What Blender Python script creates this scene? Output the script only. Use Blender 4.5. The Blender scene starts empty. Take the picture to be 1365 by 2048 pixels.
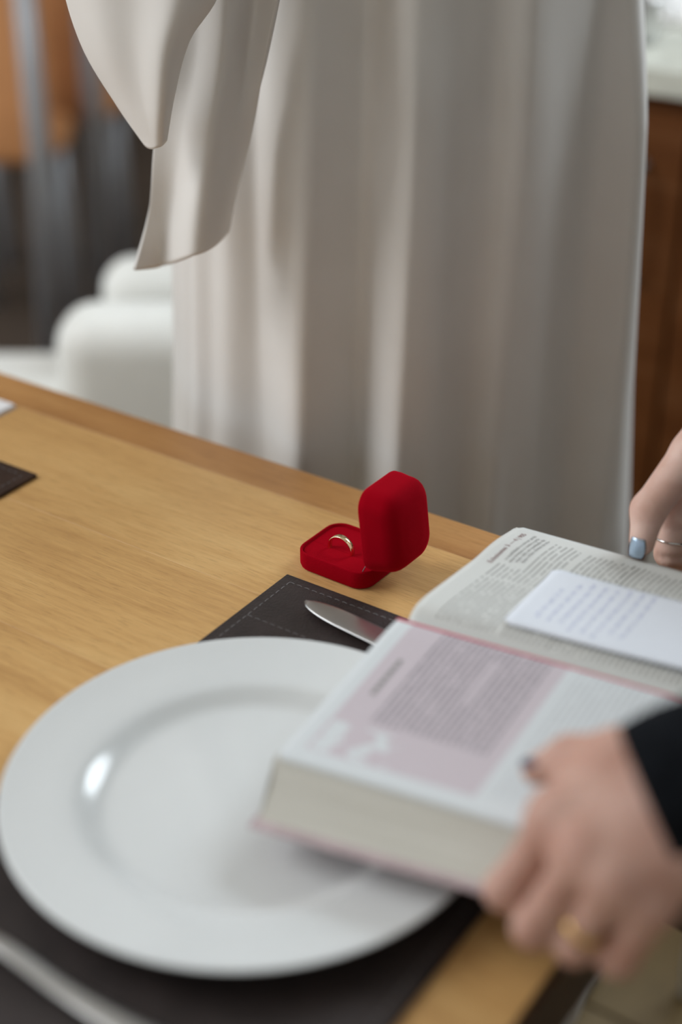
import bpy, bmesh, math, random
import numpy as np
from mathutils import Vector, Matrix
random.seed(7); rng = np.random.RandomState(5)
sc = bpy.context.scene
C = sc.collection
PI = math.pi
# ------------------------------------------------------------------ camera
cam_d = bpy.data.cameras.new('camera'); cam = bpy.data.objects.new('camera', cam_d); C.objects.link(cam)
cam.location = (0, 0, 1.338); cam.rotation_euler = (math.radians(60), 0, 0)
cam_d.sensor_fit = 'VERTICAL'; cam_d.sensor_height = 36; cam_d.sensor_width = 24
cam_d.lens = 2950 / 2048 * 36
cam_d.clip_start = .02
cam_d.dof.use_dof = True; cam_d.dof.focus_distance = 1.09; cam_d.dof.aperture_fstop = 1.7
sc.camera = cam
# ------------------------------------------------------------------ world, windows' daylight, exposure
w = bpy.data.worlds.new('world'); sc.world = w; w.use_nodes = True
w.node_tree.nodes['Background'].inputs[0].default_value = (.84, .93, 1.0, 1)
w.node_tree.nodes['Background'].inputs[1].default_value = 1.15
def area(name, loc, target, sx, sy, power, col):
    d = bpy.data.lights.new(name, 'AREA'); d.shape = 'RECTANGLE'; d.size = sx; d.size_y = sy; d.energy = power; d.color = col
    o = bpy.data.objects.new(name, d); C.objects.link(o); o.location = loc
    o.rotation_euler = (Vector(target) - Vector(loc)).to_track_quat('-Z', 'Y').to_euler(); return o
area('window_light_left', (-2.0, 1.10, 2.45), (0, .95, .75), 1.6, 1.4, 42, (.97, .985, 1.0))
area('window_light_right', (1.35, 2.25, 2.05), (.15, .95, .75), 1.2, .9, 30, (.84, .93, 1.0))
vs = sc.view_settings
vs.view_transform = 'Standard'; vs.look = 'None'; vs.gamma = 1; vs.use_curve_mapping = False; vs.exposure = .25

# ------------------------------------------------------------------ helpers
TZ = .75                                              # table top height
TL = Vector((-.0398, .9215, 0)); TA = math.radians(-34)
U = Vector((math.cos(TA), math.sin(TA), 0)); V = Vector((-math.sin(TA), math.cos(TA), 0))
def T(u, v, z=0): return TL + U * u + V * v + Vector((0, 0, z))

def mesh_obj(name, verts, faces, m=None, parent=None, smooth=False, uvs=None):
    me = bpy.data.meshes.new(name); me.from_pydata([tuple(v) for v in verts], [], faces); me.update()
    if uvs is not None:
        ul = me.uv_layers.new(name='UVMap')
        for l in me.loops: ul.data[l.index].uv = uvs[l.vertex_index]
    if smooth:
        for p in me.polygons: p.use_smooth = True
    if m: me.materials.append(m)
    o = bpy.data.objects.new(name, me); C.objects.link(o)
    if parent: o.parent = parent
    return o
def bm_obj(name, bm, m=None, parent=None, smooth=False):
    bmesh.ops.recalc_face_normals(bm, faces=bm.faces)
    me = bpy.data.meshes.new(name); bm.to_mesh(me); bm.free()
    if smooth:
        for p in me.polygons: p.use_smooth = True
    if m: me.materials.append(m)
    o = bpy.data.objects.new(name, me); C.objects.link(o)
    if parent: o.parent = parent
    return o
def tag(o, label, cat, group=None):
    o['label'] = label; o['category'] = cat
    if group: o['group'] = group
    return o
def thing(name, label, cat, loc=(0, 0, 0), rz=0, group=None):
    o = bpy.data.objects.new(name, None); C.objects.link(o); o.location = loc; o.rotation_euler = (0, 0, rz)
    o.empty_display_size = .05
    return tag(o, label, cat, group)
def structure(o): o['kind'] = 'structure'; return o
def box_bm(x0, x1, y0, y1, z0, z1, bev=0, seg=2):
    bm = bmesh.new(); bmesh.ops.create_cube(bm, size=1)
    for v in bm.verts:
        v.co = Vector((x0 + (v.co.x + .5) * (x1 - x0), y0 + (v.co.y + .5) * (y1 - y0), z0 + (v.co.z + .5) * (z1 - z0)))
    if bev: bmesh.ops.bevel(bm, geom=bm.edges[:], offset=bev, segments=seg, profile=.5, affect='EDGES')
    return bm
def box(name, x0, x1, y0, y1, z0, z1, m, parent=None, bev=0, seg=2):
    return bm_obj(name, box_bm(x0, x1, y0, y1, z0, z1, bev, seg), m, parent)
def loft(name, rings, m, parent=None, cap0=True, cap1=True, closed=True, smooth=True):
    n = len(rings[0]); verts = [p for r in rings for p in r]; faces = []
    for i in range(len(rings) - 1):
        for k in range(n if closed else n - 1):
            a = i * n + k; b = i * n + (k + 1) % n
            faces.append((a, b, b + n, a + n))
    if closed and cap0: faces.append(tuple(reversed(range(n))))
    if closed and cap1: faces.append(tuple(range((len(rings) - 1) * n, len(rings) * n)))
    o = mesh_obj(name, verts, faces, m, parent, smooth)
    bm = bmesh.new(); bm.from_mesh(o.data); bmesh.ops.recalc_face_normals(bm, faces=bm.faces); bm.to_mesh(o.data); bm.free()
    if smooth: 
        for p in o.data.polygons: p.use_smooth = True
    return o
def tube(name, pts, radii, m, parent=None, n=12):
    pts = [Vector(p) for p in pts]; rings = []
    up = None
    for i, p in enumerate(pts):
        t = (pts[min(i + 1, len(pts) - 1)] - pts[max(i - 1, 0)]).normalized()
        if up is None: up = Vector((0, 0, 1)) if abs(t.z) < .9 else Vector((1, 0, 0))
        a = t.cross(up).normalized(); up = a.cross(t).normalized()
        r = radii[i] if hasattr(radii, '__len__') else radii
        rings.append([p + (a * math.cos(2 * PI * k / n) + up * math.sin(2 * PI * k / n)) * r for k in range(n)])
    return loft(name, rings, m, parent)
def revolve(name, prof, m, parent=None, n=96):
    rings = [[Vector((r * math.cos(2 * PI * k / n), r * math.sin(2 * PI * k / n), z)) for k in range(n)] for r, z in prof]
    return loft(name, rings, m, parent)
def rrect(a, b, r, n=8):
    P = []
    for i, (sx, sy) in enumerate(((1, 1), (-1, 1), (-1, -1), (1, -1))):
        for k in range(n + 1):
            t = PI / 2 * (i + k / n); P.append((sx * (a / 2 - r) + r * math.cos(t), sy * (b / 2 - r) + r * math.sin(t)))
    return P
def smooth_path(pts, n):
    pts = [Vector(p) for p in pts]; out = []
    for i in range(len(pts) - 1):
        p0 = pts[max(i - 1, 0)]; p1 = pts[i]; p2 = pts[i + 1]; p3 = pts[min(i + 2, len(pts) - 1)]
        for k in range(n):
            t = k / n
            out.append(.5 * ((2 * p1) + (p2 - p0) * t + (2 * p0 - 5 * p1 + 4 * p2 - p3) * t * t + (3 * p1 - p0 - 3 * p2 + p3) * t ** 3))
    out.append(pts[-1]); return out

# ------------------------------------------------------------------ materials
class N:
    """small node-expression helper"""
    def __init__(s, name):
        s.m = bpy.data.materials.new(name); s.m.use_nodes = True; s.t = s.m.node_tree
        s.b = s.t.nodes['Principled BSDF']
    def node(s, typ, **kw):
        n = s.t.nodes.new(typ)
        for k, v in kw.items(): setattr(n, k, v)
        return n
    def put(s, sock, val):
        if hasattr(val, 'is_output') or isinstance(val, bpy.types.NodeSocket): s.t.links.new(val, sock)
        else: sock.default_value = val
    def math(s, op, a, b=0., c=None):
        n = s.node('ShaderNodeMath', operation=op); s.put(n.inputs[0], a); s.put(n.inputs[1], b)
        if c is not None: s.put(n.inputs[2], c)
        return n.outputs[0]
    def coord(s, which='Object'): return s.node('ShaderNodeTexCoord').outputs[which]
    def mapping(s, vec, scale=(1, 1, 1), loc=(0, 0, 0)):
        n = s.node('ShaderNodeMapping'); s.put(n.inputs['Vector'], vec); n.inputs['Scale'].default_value = scale; n.inputs['Location'].default_value = loc
        return n.outputs[0]
    def noise(s, vec, scale, detail=3, rough=.5, dist=0):
        n = s.node('ShaderNodeTexNoise'); s.put(n.inputs['Vector'], vec); n.inputs['Scale'].default_value = scale
        n.inputs['Detail'].default_value = detail; n.inputs['Roughness'].default_value = rough; n.inputs['Distortion'].default_value = dist
        return n.outputs['Fac']
    def ramp(s, fac, stops):
        n = s.node('ShaderNodeValToRGB'); s.put(n.inputs[0], fac)
        e = n.color_ramp.elements
        while len(e) < len(stops): e.new(.5)
        for el, (p, c) in zip(e, stops): el.position = p; el.color = (*c, 1) if len(c) == 3 else c
        return n.outputs[0]
    def mix(s, fac, a, b):
        n = s.node('ShaderNodeMix', data_type='RGBA'); s.put(n.inputs[0], fac)
        s.put(n.inputs[6], (*a, 1) if isinstance(a, tuple) else a); s.put(n.inputs[7], (*b, 1) if isinstance(b, tuple) else b)
        return n.outputs[2]
    def sep(s, vec):
        n = s.node('ShaderNodeSeparateXYZ'); s.put(n.inputs[0], vec); return n.outputs
    def comb(s, x, y, z=0.):
        n = s.node('ShaderNodeCombineXYZ'); s.put(n.inputs[0], x); s.put(n.inputs[1], y); s.put(n.inputs[2], z); return n.outputs[0]
    def between(s, x, lo, hi):
        return s.math('MULTIPLY', s.math('GREATER_THAN', x, lo), s.math('LESS_THAN', x, hi))
    def bump(s, h, strength=.3, dist=.001):
        n = s.node('ShaderNodeBump'); s.put(n.inputs['Height'], h); n.inputs['Strength'].default_value = strength; n.inputs['Distance'].default_value = dist
        s.put(s.b.inputs['Normal'], n.outputs[0])
    def set(s, **kw):
        for k, v in kw.items():
            k = {'col': 'Base Color', 'rough': 'Roughness', 'metal': 'Metallic', 'sheen': 'Sheen Weight', 'sheenr': 'Sheen Roughness', 'sheent': 'Sheen Tint',
                 'coat': 'Coat Weight', 'coatr': 'Coat Roughness', 'sss': 'Subsurface Weight', 'ssr': 'Subsurface Radius', 'sscale': 'Subsurface Scale', 'spec': 'Specular IOR Level'}[k]
            if isinstance(v, tuple) and len(v) == 3 and k in ('Base Color', 'Sheen Tint'): v = (*v, 1)
            s.put(s.b.inputs[k], v)
        return s.m
def simple(name, col, rough=.5, var=.08, scale=30, bump=0, bscale=200, **kw):
    n = N(name); co = n.coord()
    f = n.noise(co, scale, 4)
    c0 = tuple(max(0, x * (1 - var)) for x in col); c1 = tuple(min(1, x * (1 + var)) for x in col)
    n.set(col=n.ramp(f, [(.3, c0), (.7, c1)]), rough=rough, **kw)
    if bump: n.bump(n.noise(co, bscale, 3), bump, .001)
    return n.m

def wood(name, dark, mid, light, rough=.42, gloss=.4):
    n = N(name); co = n.coord()
    rnd = n.node('ShaderNodeObjectInfo').outputs['Random']
    off = n.comb(n.math('MULTIPLY', rnd, 13.), n.math('MULTIPLY', rnd, 7.), 0.)
    va = n.node('ShaderNodeVectorMath', operation='ADD'); n.put(va.inputs[0], co); n.put(va.inputs[1], off)
    v = va.outputs[0]
    broad = n.noise(n.mapping(v, (2.2, 11, 11)), 1.6, 4, .55, .8)
    grain = n.noise(n.mapping(v, (10, 150, 150)), 1.6, 5, .6, .3)
    pores = n.noise(n.mapping(v, (45, 900, 900)), 1.2, 2, .5)
    f = n.math('ADD', n.math('MULTIPLY', broad, .62), n.math('MULTIPLY', grain, .38))
    col = n.ramp(f, [(.34, dark), (.5, mid), (.66, light)])
    pm = n.math('MULTIPLY', n.math('LESS_THAN', pores, .40), .28)
    col = n.mix(pm, col, tuple(x * .55 for x in dark))
    n.set(col=col, rough=rough, spec=gloss)
    n.bump(n.math('ADD', grain, n.math('MULTIPLY', pores, .5)), .12, .0006)
    return n.m
M = {}
M['oak'] = wood('oak', (.50, .275, .098), (.625, .370, .142), (.71, .455, .190))
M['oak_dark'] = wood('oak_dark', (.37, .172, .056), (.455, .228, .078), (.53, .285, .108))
M['dark_wood_and_shade'] = wood('dark_wood_and_shade', (.035, .016, .007), (.05, .024, .010), (.07, .034, .015))  # shade on the table's side put into the wood colour; also other dark wood
M['cabinet'] = wood('cabinet', (.085, .026, .006), (.115, .038, .009), (.15, .058, .02), .6, .12)
M['porcelain'] = simple('porcelain', (.71, .73, .73), .16, .012, 12, coat=.5, coatr=.05)
M['leatherette'] = simple('leatherette', (.030, .022, .021), .46, .22, 40, .55, 520, spec=.4)
M['leather_brown'] = simple('leather_brown', (.040, .020, .013), .5, .2, 40, .5, 520, spec=.35)
M['thread'] = simple('thread', (.16, .15, .15), .8)
M['steel'] = simple('steel', (.60, .60, .60), .30, .03, 60, metal=1.)
n = N('velvet'); co = n.coord(); fz = n.noise(co, 900, 2); bl = n.noise(co, 45, 3)
n.set(col=n.mix(n.math('MULTIPLY', bl, .5), (.34, .0005, .008), (.25, .0004, .006)), rough=.9, sheen=.6, sheenr=.28, sheent=(1., .004, .045), spec=.04)
n.bump(fz, .35, .0006); M['velvet'] = n.m
M['satin_white'] = simple('satin_white', (.78, .76, .74), .35)
n = N('gold_ring'); co = n.coord(); e = n.noise(co, 1400, 3)
n.set(col=(.93, .74, .46), metal=1., rough=.16); n.bump(e, .05, .0002); M['gold'] = n.m
M['gold_yellow'] = simple('gold_yellow', (.78, .52, .2), .25, .05, 80, metal=1.)
M['silver'] = simple('silver', (.8, .8, .8), .15, .05, 80, metal=1.)
M['stone'] = simple('stone', (.85, .88, .92), .05, .05, 300)
def skin(name, a, b, c):
    n = N(name); co = n.coord()
    f = n.noise(co, 38, 4, .55); g = n.noise(co, 600, 2)
    n.set(col=n.ramp(f, [(.32, a), (.5, b), (.70, c)]), rough=.5, sss=.18, ssr=(.008, .003, .0015), sscale=1., spec=.35)
    wv = n.noise(n.mapping(co, (1, 1, 1)), 260, 4, .6)
    n.bump(n.math('ADD', g, wv), .16, .0008); return n.m
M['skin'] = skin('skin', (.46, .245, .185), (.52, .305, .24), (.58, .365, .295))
M['skin_far_lit'] = skin('skin_far_lit', (.60, .37, .295), (.68, .455, .38), (.74, .53, .45))  # lighter copy of the same skin; light on the far hand put in colour
M['nail_blue'] = simple('nail_blue', (.46, .58, .72), .24, .05, 200, metal=.75)
M['nail_dark'] = simple('nail_dark', (.012, .016, .075), .2, .1, 200, coat=.6)
M['black_cloth'] = simple('black_cloth', (.006, .007, .009), .92, .3, 90, .3, 700, spec=.08)
n = N('chiffon'); co = n.coord(); f = n.noise(co, 420, 2)
n.set(col=n.ramp(n.noise(co, 9, 3), [(.3, (.66, .63, .595)), (.7, (.71, .685, .655))]), rough=.75, sheen=.25, sheenr=.4, spec=.2)
n.bump(f, .1, .0005); M['chiffon'] = n.m
M['white_seat'] = simple('white_seat', (.84, .84, .80), .5, .04, 14, .1, 300)
M['rug'] = simple('rug', (.085, .058, .040), .95, .3, 12, .4, 200)
M['seat_brown'] = simple('seat_brown', (.13, .085, .06), .7)
M['tan'] = simple('tan', (.64, .29, .115), .6, .10, 8, .2, 300)
M['grey_steel'] = simple('grey_steel', (.36, .37, .39), .42, .06, 20, metal=.4)
M['paper_white'] = simple('paper_white', (.74, .77, .83), .75, .015, 30)
M['napkin'] = simple('napkin', (.80, .80, .82), .85, .03, 60, .2, 500)
M['ink_blue'] = simple('ink_blue', (.20, .22, .50), .7)
M['ink_black'] = simple('ink_black', (.27, .26, .25), .8)
M['ink_red'] = simple('ink_red', (.22, .09, .09), .8)
M['ribbon'] = simple('ribbon', (.62, .13, .17), .5, .1, 60)
M['cover'] = simple('cover', (.48, .37, .38), .55, .1, 60, .2, 400)
M['wall'] = simple('wall', (.30, .22, .17), .9, .06, 5)
M['plaster'] = simple('plaster', (.74, .73, .71), .9, .04, 4)
M['counter'] = simple('counter', (.56, .56, .49), .25, .12, 45)
M['glass'] = N('glass').m
g = M['glass'].node_tree.nodes['Principled BSDF']; g.inputs['Transmission Weight'].default_value = 1; g.inputs['Roughness'].default_value = .05; g.inputs['Base Color'].default_value = (.95, .97, .98, 1)
# floor stoneware
n = N('floor_tile'); co = n.coord(); f = n.noise(co, 6, 5, .6); g2 = n.noise(co, 60, 3)
n.set(col=n.ramp(n.math('ADD', n.math('MULTIPLY', f, .7), n.math('MULTIPLY', g2, .3)), [(.3, (.33, .235, .105)), (.7, (.42, .30, .14))]), rough=.45)
n.bump(g2, .1); M['floor'] = n.m
M['grout'] = simple('grout', (.10, .08, .055), .9)

# page stock: fore-edge stripes come from the sheets' edges
n = N('page_edges'); uv = n.sep(n.coord('UV'))
st = n.noise(n.comb(n.math('MULTIPLY', uv[0], 6.), n.math('MULTIPLY', uv[1], 2300.)), 1., 3, .7)
n.set(col=n.ramp(st, [(.3, (.46, .44, .38)), (.5, (.56, .54, .48)), (.7, (.64, .62, .56))]), rough=.85); n.bump(st, .5, .0006)
M['page_edges'] = n.m
def page_mat(name, left):
    """uv = metres on the page: x across (gutter 0 to fore-edge), y from head to foot"""
    n = N(name); s3 = n.sep(n.coord('UV')); t, s = s3[0], s3[1]
    stock = (.64, .645, .62) if not left else (.64, .665, .675)
    pitch = .0042 if left else .00385
    ln = n.math('DIVIDE', s, pitch); fl = n.math('FLOOR', ln); fr = n.math('SUBTRACT', ln, fl)
    inl = n.between(fr, .30, .70)
    wn = n.noise(n.comb(n.math('MULTIPLY', t, 330.), n.math('MULTIPLY', fl, 7.31)), 1., 1.5, .5)
    word = n.math('GREATER_THAN', wn, .40)
    let = n.noise(n.comb(n.math('MULTIPLY', t, 1500.), n.math('MULTIPLY', s, 1500.)), 1., 1, .5)
    ink = n.math('MULTIPLY', n.math('MULTIPLY', inl, word), n.math('MULTIPLY_ADD', let, .9, .25))
    if left:
        panel = n.math('MULTIPLY', n.between(s, .012, .118), n.between(t, .004, .147))
        motif = n.math('MULTIPLY', n.math('MULTIPLY', n.between(t, .118, .146), n.between(s, .014, .062)), n.math('GREATER_THAN', n.noise(n.comb(t, s), 75., 2), .52))
        body = n.math('MULTIPLY', n.between(s, .033, .108), n.between(t, .012, .112))
        body2 = n.math('MULTIPLY', n.between(s, .124, .205), n.between(t, .012, .143))
        gap = n.math('SUBTRACT', 1., n.math('MULTIPLY', n.between(s, .0735, .0785), n.between(t, .03, .075)))
        m1 = n.math('MULTIPLY', n.math('MULTIPLY', body, gap), n.math('MULTIPLY', ink, .95))
        m2 = n.math('MULTIPLY', n.math('MULTIPLY', body2, ink), .35)
        fade = n.math('SUBTRACT', 1., motif)
        col = n.mix(n.math('MULTIPLY', panel, fade), stock, (.56, .495, .525))
        col = n.mix(n.math('MULTIPLY', body, .32), col, (.45, .40, .43))
        col = n.mix(n.math('ADD', m1, m2), col, (.17, .15, .17))
    else:
        rag = n.noise(n.comb(0., n.math('MULTIPLY', fl, 3.7)), 1., 0)
        end = n.math('MULTIPLY_ADD', rag, .02, .122)
        body = n.math('MULTIPLY', n.between(s, .034, .205), n.math('MULTIPLY', n.math('GREATER_THAN', t, .006), n.math('LESS_THAN', t, end)))
        first = n.math('MULTIPLY', n.between(s, .0155, .034), n.between(t, .006, .088))
        body = n.math('MAXIMUM', body, first)
        gap = n.math('SUBTRACT', 1., n.math('MULTIPLY', n.between(s, .058, .0622), n.between(t, .0, .2)))
        gap2 = n.math('SUBTRACT', 1., n.math('MULTIPLY', n.between(t, .066, .0685), n.between(s, .0, .07)))
        heavy = n.math('MULTIPLY_ADD', n.between(s, .093, .0985), .35, .68)
        m1 = n.math('MULTIPLY', n.math('MULTIPLY', n.math('MULTIPLY', body, ink), n.math('MULTIPLY', gap, gap2)), heavy)
        fibre = n.noise(n.comb(t, s), 90, 3)
        col = n.mix(n.math('MULTIPLY', fibre, .12), stock, (.60, .58, .53))
        col = n.mix(m1, col, (.10, .095, .09))
    n.set(col=col, rough=.8, spec=.2); return n.m
M['page_left'] = page_mat('page_left', True); M['page_right'] = page_mat('page_right', False)

# ------------------------------------------------------------------ the setting
FA = 0.
fl = structure(box('floor', -4.2, 4.2, -1.6, 5.2, -.04, -.004, M['grout']))
tile_bm = box_bm(-.298, .298, -.298, .298, -.004, 0, .0015, 1)
tile_me = bpy.data.meshes.new('floor_tile'); tile_bm.to_mesh(tile_me); tile_bm.free(); tile_me.materials.append(M['floor'])
for i in range(-6, 9):
    for j in range(-6, 9):
        p = T(i * .6 + .25, j * .6 + .1)
        if -4 < p.x < 4 and -1.2 < p.y < 4.9:
            o = bpy.data.objects.new('floor_tile', tile_me); C.objects.link(o); o.location = p; o.rotation_euler = (0, 0, TA); o.parent = fl
structure(box('wall_back', -4.2, 4.2, 5.2, 5.3, -.04, 2.7, M['wall']))
structure(box('unseen_wall_front', -4.2, 3.0, -1.7, -1.6, -.04, 2.7, M['plaster']))  # unseen walls and ceiling, added to cut ambient light on the camera side
structure(box('unseen_wall_right', 3.0, 3.1, -1.7, 5.2, -.04, 2.7, M['plaster']))
structure(box('unseen_ceiling', -4.2, 3.1, -1.7, 5.3, 2.7, 2.8, M['plaster']))
structure(box('baseboard_back', -4.2, 4.2, 5.18, 5.2, 0, .10, M['dark_wood_and_shade']))

# ------------------------------------------------------------------ dining table
tab = thing('dining_table', 'oak plank dining table with an edge coloured dark for shade, under the ring box and plate', 'table', T(0, 0, 0), TA)
v1, v0, u0, u1 = .1412, -.62, -1.62, .335
edges = [v1, .098, -.03, -.16, -.29, -.41, -.52, v0]
for i in range(len(edges) - 1):
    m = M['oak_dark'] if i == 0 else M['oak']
    um = [u0, u1] if i else [u0, -.62, u1]
    for a, b in zip(um, um[1:]):
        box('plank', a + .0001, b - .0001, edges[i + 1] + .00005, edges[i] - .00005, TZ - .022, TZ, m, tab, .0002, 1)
box('shaded_edge_band', u0 - .001, u1 + .001, v1 - .03, v1 - .0005, TZ - .055, TZ - .022, M['dark_wood_and_shade'], tab, .001)  # bands coloured near black in place of shade on the table sides
box('shaded_edge_band', u0 - .001, u1 + .001, v0 + .0005, v0 + .03, TZ - .055, TZ - .022, M['dark_wood_and_shade'], tab, .001)
box('shaded_edge_band', u1 - .03, u1 - .0005, v0 + .03, v1 - .03, TZ - .055, TZ - .022, M['dark_wood_and_shade'], tab, .001)
box('shaded_edge_band', u0 + .0005, u0 + .03, v0 + .03, v1 - .03, TZ - .055, TZ - .022, M['dark_wood_and_shade'], tab, .001)
box('end_shade_strip', u1, u1 + .004, v0, v1, TZ - .055, TZ - .0006, M['dark_wood_and_shade'], tab, .0008)  # dark strip over the plank ends stands for shade on the end face
for a in (u0 + .12, u1 - .18):
    for b in (v0 + .06, v1 - .12):
        box('leg', a, a + .06, b, b + .06, 0, TZ - .022, M['dark_wood_and_shade'], tab, .003)

# ------------------------------------------------------------------ place mats
def stitches(name, segs, z, parent, L=.0042, gap=.0024, r=.00035):
    bm = bmesh.new()
    for (a, b) in segs:
        a = Vector((*a, z)); b = Vector((*b, z)); d = (b - a); n_ = int(d.length / (L + gap)); d.normalize()
        s_ = Vector((-d.y, d.x, 0))
        for k in range(n_):
            p = a + d * (k * (L + gap)); q = p + d * L; m_ = (p + q) / 2 + Vector((0, 0, r))
            vs_ = [bm.verts.new(p - s_ * r), bm.verts.new(p + s_ * r), bm.verts.new(m_ + s_ * r), bm.verts.new(m_ - s_ * r), bm.verts.new(q + s_ * r), bm.verts.new(q - s_ * r)]
            bm.faces.new((vs_[0], vs_[1], vs_[2], vs_[3])); bm.faces.new((vs_[3], vs_[2], vs_[4], vs_[5]))
    o = bm_obj(name, bm, M['thread'], parent); o['kind'] = 'stuff'; return o
def placemat(label, org, lu, lv, m):
    t = thing('placemat', label, 'placemat', org, TA)
    box('mat', 0, lu, -lv, 0, 0, .0034, m, t, .0008, 2)
    i = .0085
    stitches('stitching', [((i, -i), (lu - i, -i)), ((i, -lv + i), (lu - i, -lv + i)), ((i, -i), (i, -lv + i)), ((lu - i, -i), (lu - i, -lv + i)),
                           ((i, -.060), (lu - i, -.060))], .00345, t)
    return t
MZ = TZ + .0034
placemat('dark grey leatherette placemat under the white plate and knife', T(0, 0, TZ), .287, .455, M['leatherette'])
placemat('dark brown leather placemat with nothing on it, beside a white napkin', T(-.2625 - .45, .009, TZ), .45, .30, M['leather_brown'])

# folded napkin past the brown mat
nk = thing('napkin', 'white folded napkin lying between the brown placemat and the table edge', 'napkin', T(-.372, .095, TZ), TA)
for k, (dx, dz) in enumerate(((0, 0), (.004, .0011), (.001, .0022))):
    box('napkin_fold', -.22 - dx, -dx, -.080 + dx, -dx * .5, dz, dz + .001, M['napkin'], nk, .0004, 1)

# ------------------------------------------------------------------ plate
pl = thing('dinner_plate', 'large round white porcelain dinner plate under the open book', 'plate', (-.053, .665, MZ), 0)
revolve('plate_body', [(.0005, .0065), (.05, .0062), (.082, .0060), (.087, .0066), (.092, .0090), (.097, .0126), (.101, .0146), (.106, .0156), (.12, .0172), (.136, .0192), (.1425, .0206), (.1444, .0209),
                       (.1449, .0202), (.1442, .0190), (.136, .0168), (.12, .0145), (.104, .0116), (.097, .0085), (.092, .0035), (.0895, .0006), (.088, 0), (.0845, 0), (.083, .0012), (.081, .0026), (.0005, .0028)], M['porcelain'], pl, 160)

# ------------------------------------------------------------------ knife and fork
def flat_item(outline, thick, flat=False):
    """outline: list of (x, halfwidth, z centre) -> rings of a flat lens section"""
    rings = []
    for x, hw, z, th in outline:
        r = []
        for k in range(12):
            a = 2 * PI * k / 12; c, s_ = math.cos(a), math.sin(a)
            if flat: c = math.copysign(abs(c) ** .7, c); s_ = 0 if abs(s_) < .1 else math.copysign(1 - .12 * abs(c), s_)
            r.append(Vector((x, hw * c, z + th * s_ * (1 if abs(c) < .9 else .6))))
        rings.append(r)
    return rings
kn = thing('table_knife', 'steel table knife with a rounded blade on the dark placemat', 'knife', T(.0372, -.0292, MZ), TA - math.radians(6.5))
bl = []
for k in range(25):
    x = .108 * k / 24; hw = .0098 * min(1, math.sqrt(max(0, 1 - (1 - min(1, (x + .0004) / .038)) ** 2)))
    bl.append((x, max(hw, .0006), .0050 + .0 * x, .0009))
o = loft('blade', flat_item(bl, 0, True), M['steel'], kn)
o = loft('handle', flat_item([(.106, .0085, .005, .001), (.112, .0055, .005, .0022), (.122, .005, .005, .0032), (.15, .0062, .0048, .0036), (.19, .0082, .0045, .0040), (.212, .0090, .0045, .0042), (.219, .0080, .0045, .0036), (.222, .0040, .0045, .002)], 0), M['steel'], kn)
fk = thing('table_fork', 'steel table fork lying on the dark placemat next to the plate', 'fork', T(.012, -.3885, MZ), TA + math.radians(1))
hr = []
for k in range(21):
    x = .060 + .142 * k / 20; f = k / 20
    hr.append((x, .0046 + .0042 * f ** 1.3 if f < .93 else .0086 * math.sqrt(max(.02, 1 - ((f - .93) / .07) ** 2)), .0035 + .0085 * math.exp(-((f - .12) / .28) ** 2), .0019 - .0003 * f))
loft('handle', flat_item(hr, 0), M['steel'], fk)
loft('fork_head', flat_item([(.062, .0042, .0115, .0016), (.054, .0065, .0095, .0013), (.046, .0108, .007, .0011), (.036, .0122, .0048, .001), (.030, .0124, .0042, .001)], 0), M['steel'], fk)
for k in range(4):
    y = -.0105 + .007 * k
    loft('tine', [[Vector((p.x, p.y + y, p.z)) for p in r] for r in flat_item([(.032, .0019, .0043, .0009), (.015, .0018, .004, .0009), (0, .0016, .006, .0008), (-.009, .0007, .0085, .0006)], 0)], M['steel'], fk)

# ------------------------------------------------------------------ ring box
BA = math.radians(-35.3); BX, BY = .0068, .9399
rb = thing('ring_box', 'open red velvet ring box with rounded lid standing on the table', 'ring box', (BX, BY, TZ), BA)
A_, B_, HB = .065, .0555, .0150
def rr_ring(a, b, r, z): return [Vector((x, y, z)) for x, y in rrect(a, b, r)]
loft('base', [rr_ring(A_ - .005, B_ - .005, .011, .0), rr_ring(A_ - .0015, B_ - .0015, .0125, .0012), rr_ring(A_, B_, .013, .0035), rr_ring(A_, B_, .013, HB - .0008), rr_ring(A_ - .0010, B_ - .0010, .0127, HB),
              rr_ring(A_ - .0030, B_ - .0030, .0120, HB), rr_ring(A_ - .0040, B_ - .0040, .0115, HB - .0007), rr_ring(A_ - .0042, B_ - .0042, .0115, HB - .0030)], M['velvet'], rb)
# pad: two halves with the slot the ring sits in
def pad(y0, y1):
    bm = bmesh.new(); P = [(x, y) for x, y in rrect(A_ - .0046, B_ - .0046, .0113)]
    vt = [bm.verts.new((x, min(max(y, y0), y1), HB - .0018)) for x, y in P]
    bmesh.ops.remove_doubles(bm, verts=bm.verts[:], dist=1e-5)
    vt = sorted(bm.verts, key=lambda v: math.atan2(v.co.y - (y0 + y1) / 2, v.co.x))
    f = bm.faces.new(vt); r = bmesh.ops.extrude_face_region(bm, geom=[f])
    for v in [g for g in r['geom'] if isinstance(g, bmesh.types.BMVert)]: v.co.z -= .0035
    bmesh.ops.bevel(bm, geom=[e for e in bm.edges if all(abs(v.co.z - (HB - .0018)) < 1e-5 for v in e.verts)], offset=.0005, segments=2, affect='EDGES')
    return bm_obj('pad', bm, M['velvet'], rb)
SY = -.0060
pad(-.0275, SY - .00008); pad(SY + .00008, .0275)
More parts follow.
